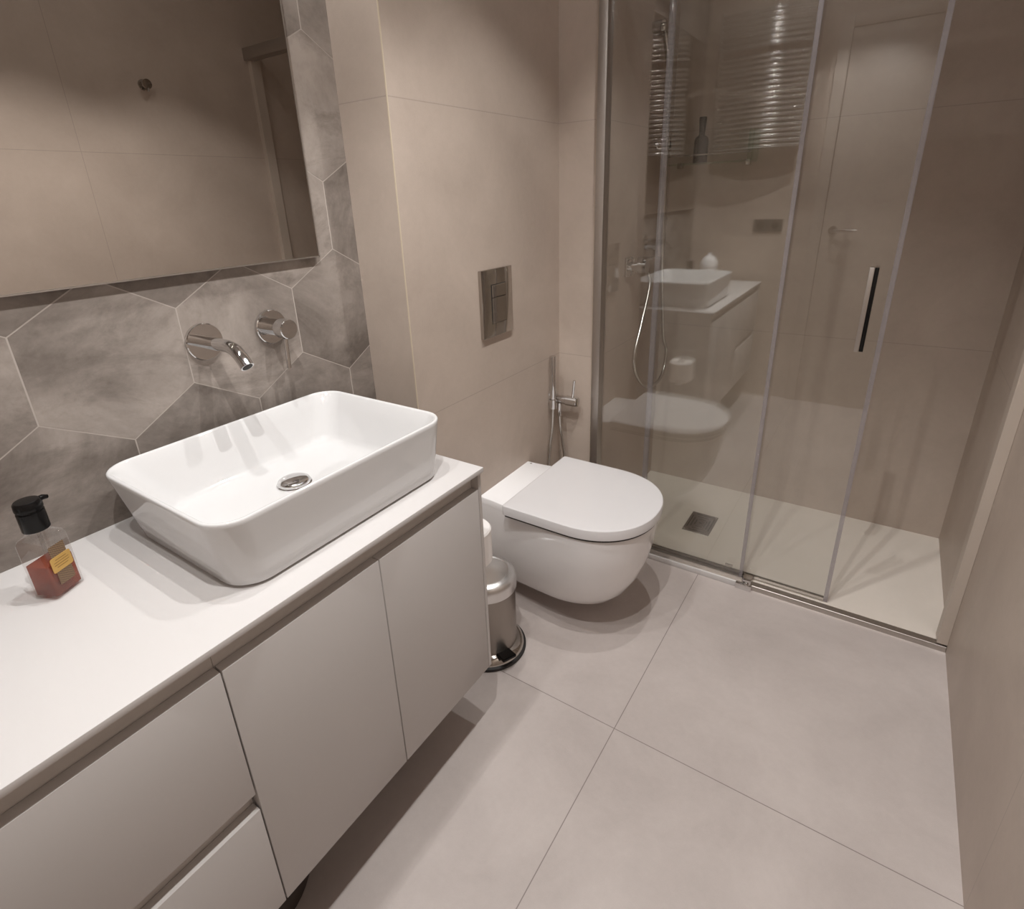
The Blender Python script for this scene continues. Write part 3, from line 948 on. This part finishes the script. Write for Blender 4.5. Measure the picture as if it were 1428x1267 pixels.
# ------------------------------------------------------------------ shower fittings
t = thing('shower_mixer', 'chrome shower mixer with square wall plates behind the glass', 'shower mixer', (XL, 2.19, 1.03))
obj('wall_plate', B(XL, XL + 0.010, 2.155, 2.225, 0.998, 1.066, bevel=0.0015), M['chrome'], t)
mb = NB()
lathe(mb, (XL + 0.010, 2.19, 1.032), (1, 0, 0), [(0, 0), (0.016, 0), (0.016, 0.03), (0.025, 0.033), (0.025, 0.062), (0, 0.063)], 32)
kb = obj('mixer_body', mb, M['chrome'], t)
obj('lever', B(XL + 0.050, XL + 0.075, 2.165, 2.255, 1.055, 1.063, bevel=0.0015), M['chrome'], kb)
t = thing('riser_rail', 'slim chrome shower riser rail on the left shower wall', 'shower rail', (0.355, 2.36, 1.05))
obj('rail_bar', tube(NB(), [(0.358, 2.355, 1.055), (0.358, 2.355, 2.02)], 0.0125, 20), M['chrome'], t)
for z in (1.085, 1.98):
    obj('wall_bracket', tube(NB(), [(XL, 2.355, z), (0.358, 2.355, z)], 0.011, 16), M['chrome'], t)
sl_ = NB()
box(sl_, 0.338, 0.378, 2.335, 2.376, 1.425, 1.465, bevel=0.004)
lathe(sl_, (0.338, 2.355, 1.445), (-1, 0, 0), [(0, 0), (0.012, 0), (0.014, 0.012), (0, 0.014)], 20)
obj('slider', sl_, M['chrome'], t)
t = thing('hand_shower', 'chrome hand shower in the upper holder of the riser rail', 'hand shower', (0.37, 2.34, 1.75))
hs = NB()
tube(hs, [(0.372, 2.318, 1.62), (0.366, 2.318, 1.70), (0.352, 2.30, 1.80)], [0.009, 0.010, 0.012], 16)
box(hs, 0.325, 0.375, 2.25, 2.33, 1.765, 1.80, bevel=0.008)
obj('spray_head', hs, M['chrome_dark'], t)
obj('hose', tube(NB(), spline([(0.372, 2.318, 1.62), (0.378, 2.322, 1.40), (0.376, 2.345, 1.10), (0.362, 2.46, 0.745), (0.358, 2.535, 0.633), (0.360, 2.483, 0.536), (0.360, 2.336, 0.530), (0.360, 2.207, 0.605), (0.360, 2.152, 0.698), (0.360, 2.215, 0.823), (0.352, 2.30, 0.96), (0.330, 2.30, 1.012), (0.308, 2.30, 1.03)], 10), 0.0068, 12), M['hose'], t)
obj('hose_outlet', B(XL, XL + 0.022, 2.275, 2.325, 1.005, 1.055, bevel=0.002), M['chrome'], t)

t = thing('glass_shelf', 'small glass corner shelf on the back wall of the shower', 'shelf', (0.465, 2.53, 1.372))
obj('shelf_pane', B(XL + 0.01, 0.628, YB - 0.115, YB - 0.004, 1.372, 1.378), M['shelf_glass'], t)
for x in (0.614, 0.628):
    obj('end_pane' if x < 0.62 else 'end_pane', B(x, x + 0.004, YB - 0.10, YB - 0.004, 1.378, 1.478), M['shelf_glass'], t)
rb = NB()
tube(rb, [(XL, YB - 0.110, 1.405), (0.628, YB - 0.110, 1.405)], 0.003, 10)
obj('front_rail', rb, M['chrome'], t)
for x in (0.35, 0.60):
    obj('shelf_clamp', B(x - 0.01, x + 0.01, YB - 0.022, YB, 1.364, 1.386, bevel=0.002), M['chrome_dark'], t)
t = thing('shampoo_bottle', 'dark tall-necked bottle standing on the glass shower shelf', 'bottle', (0.438, 2.525, 1.378))
obj('bottle_body', lathe(NB(), (0.438, 2.525, 1.378), (0, 0, 1), [(0, 0), (0.024, 0), (0.026, 0.003), (0.026, 0.078), (0.022, 0.088), (0.011, 0.096), (0.010, 0.104), (0, 0.104)], 32), M['dark_bottle'], t)
obj('bottle_cap', lathe(NB(), (0.438, 2.525, 1.482), (0, 0, 1), [(0, 0), (0.0105, 0), (0.0125, 0.03), (0.0135, 0.04), (0.0135, 0.052), (0, 0.053)], 28), M['black'], t)

# ------------------------------------------------------------------ robe hook
t = thing('robe_hook', 'small round chrome robe hook on the right tiled wall', 'hook', (W, 1.466, 1.741))
hk = NB()
lathe(hk, (W, 1.466, 1.741), (-1, 0, 0), [(0, 0), (0.019, 0), (0.019, 0.006), (0.009, 0.008), (0.009, 0.022), (0.017, 0.026), (0.017, 0.034), (0, 0.036)], 32)
obj('hook_knob', hk, M['chrome_dark'], t)
pg = NB()
tube(pg, [(W - 0.006, 1.466, 1.727), (W - 0.03, 1.466, 1.718), (W - 0.036, 1.466, 1.728)], 0.004, 12)
obj('hook_peg', pg, M['chrome_dark'], t)

# ------------------------------------------------------------------ towel radiator and socket on the entrance wall (seen reflected)
t = thing('towel_radiator', 'chrome ladder towel radiator with bowed bars on the entrance wall', 'radiator', (0.34, 0.0, 1.49))
rx0, rx1 = 0.105, 0.575
for x in (rx0, rx1):
    obj('upright', tube(NB(), [(x, 0.0, 1.485), (x, 0.0, 2.175)], 0.014, 18), M['chrome'], t)
zb = 1.500
n = 0
for k in range(26):
    z = 1.500 + 0.0262 * k
    if k == 18:
        continue
    pts = [(rx0 + (rx1 - rx0) * s / 14, 0.012 + 0.035 * math.sin(PI * s / 14), z) for s in range(15)]
    obj('bar', tube(NB(), pts, 0.0092, 20), M['radiator_chrome'], t)
for x in (rx0, rx1):
    for z in (1.56, 2.10):
        obj('wall_bracket', tube(NB(), [(x, Y0, z), (x, 0.0, z)], 0.008, 12), M['chrome'], t)
t = thing('wall_socket', 'dark grey double socket plate under the towel radiator', 'socket', (0.45, Y0, 1.05))
obj('cover_plate', B(0.365, 0.525, Y0, Y0 + 0.010, 1.035, 1.105, bevel=0.003), M['socket'], t)
for x in (0.405, 0.485):
    obj('socket_face', round_face(NB(), (x, Y0 + 0.010, 1.07), (0, 1, 0), 0.020, 0.002, 28, 0.0005), M['black'], t)
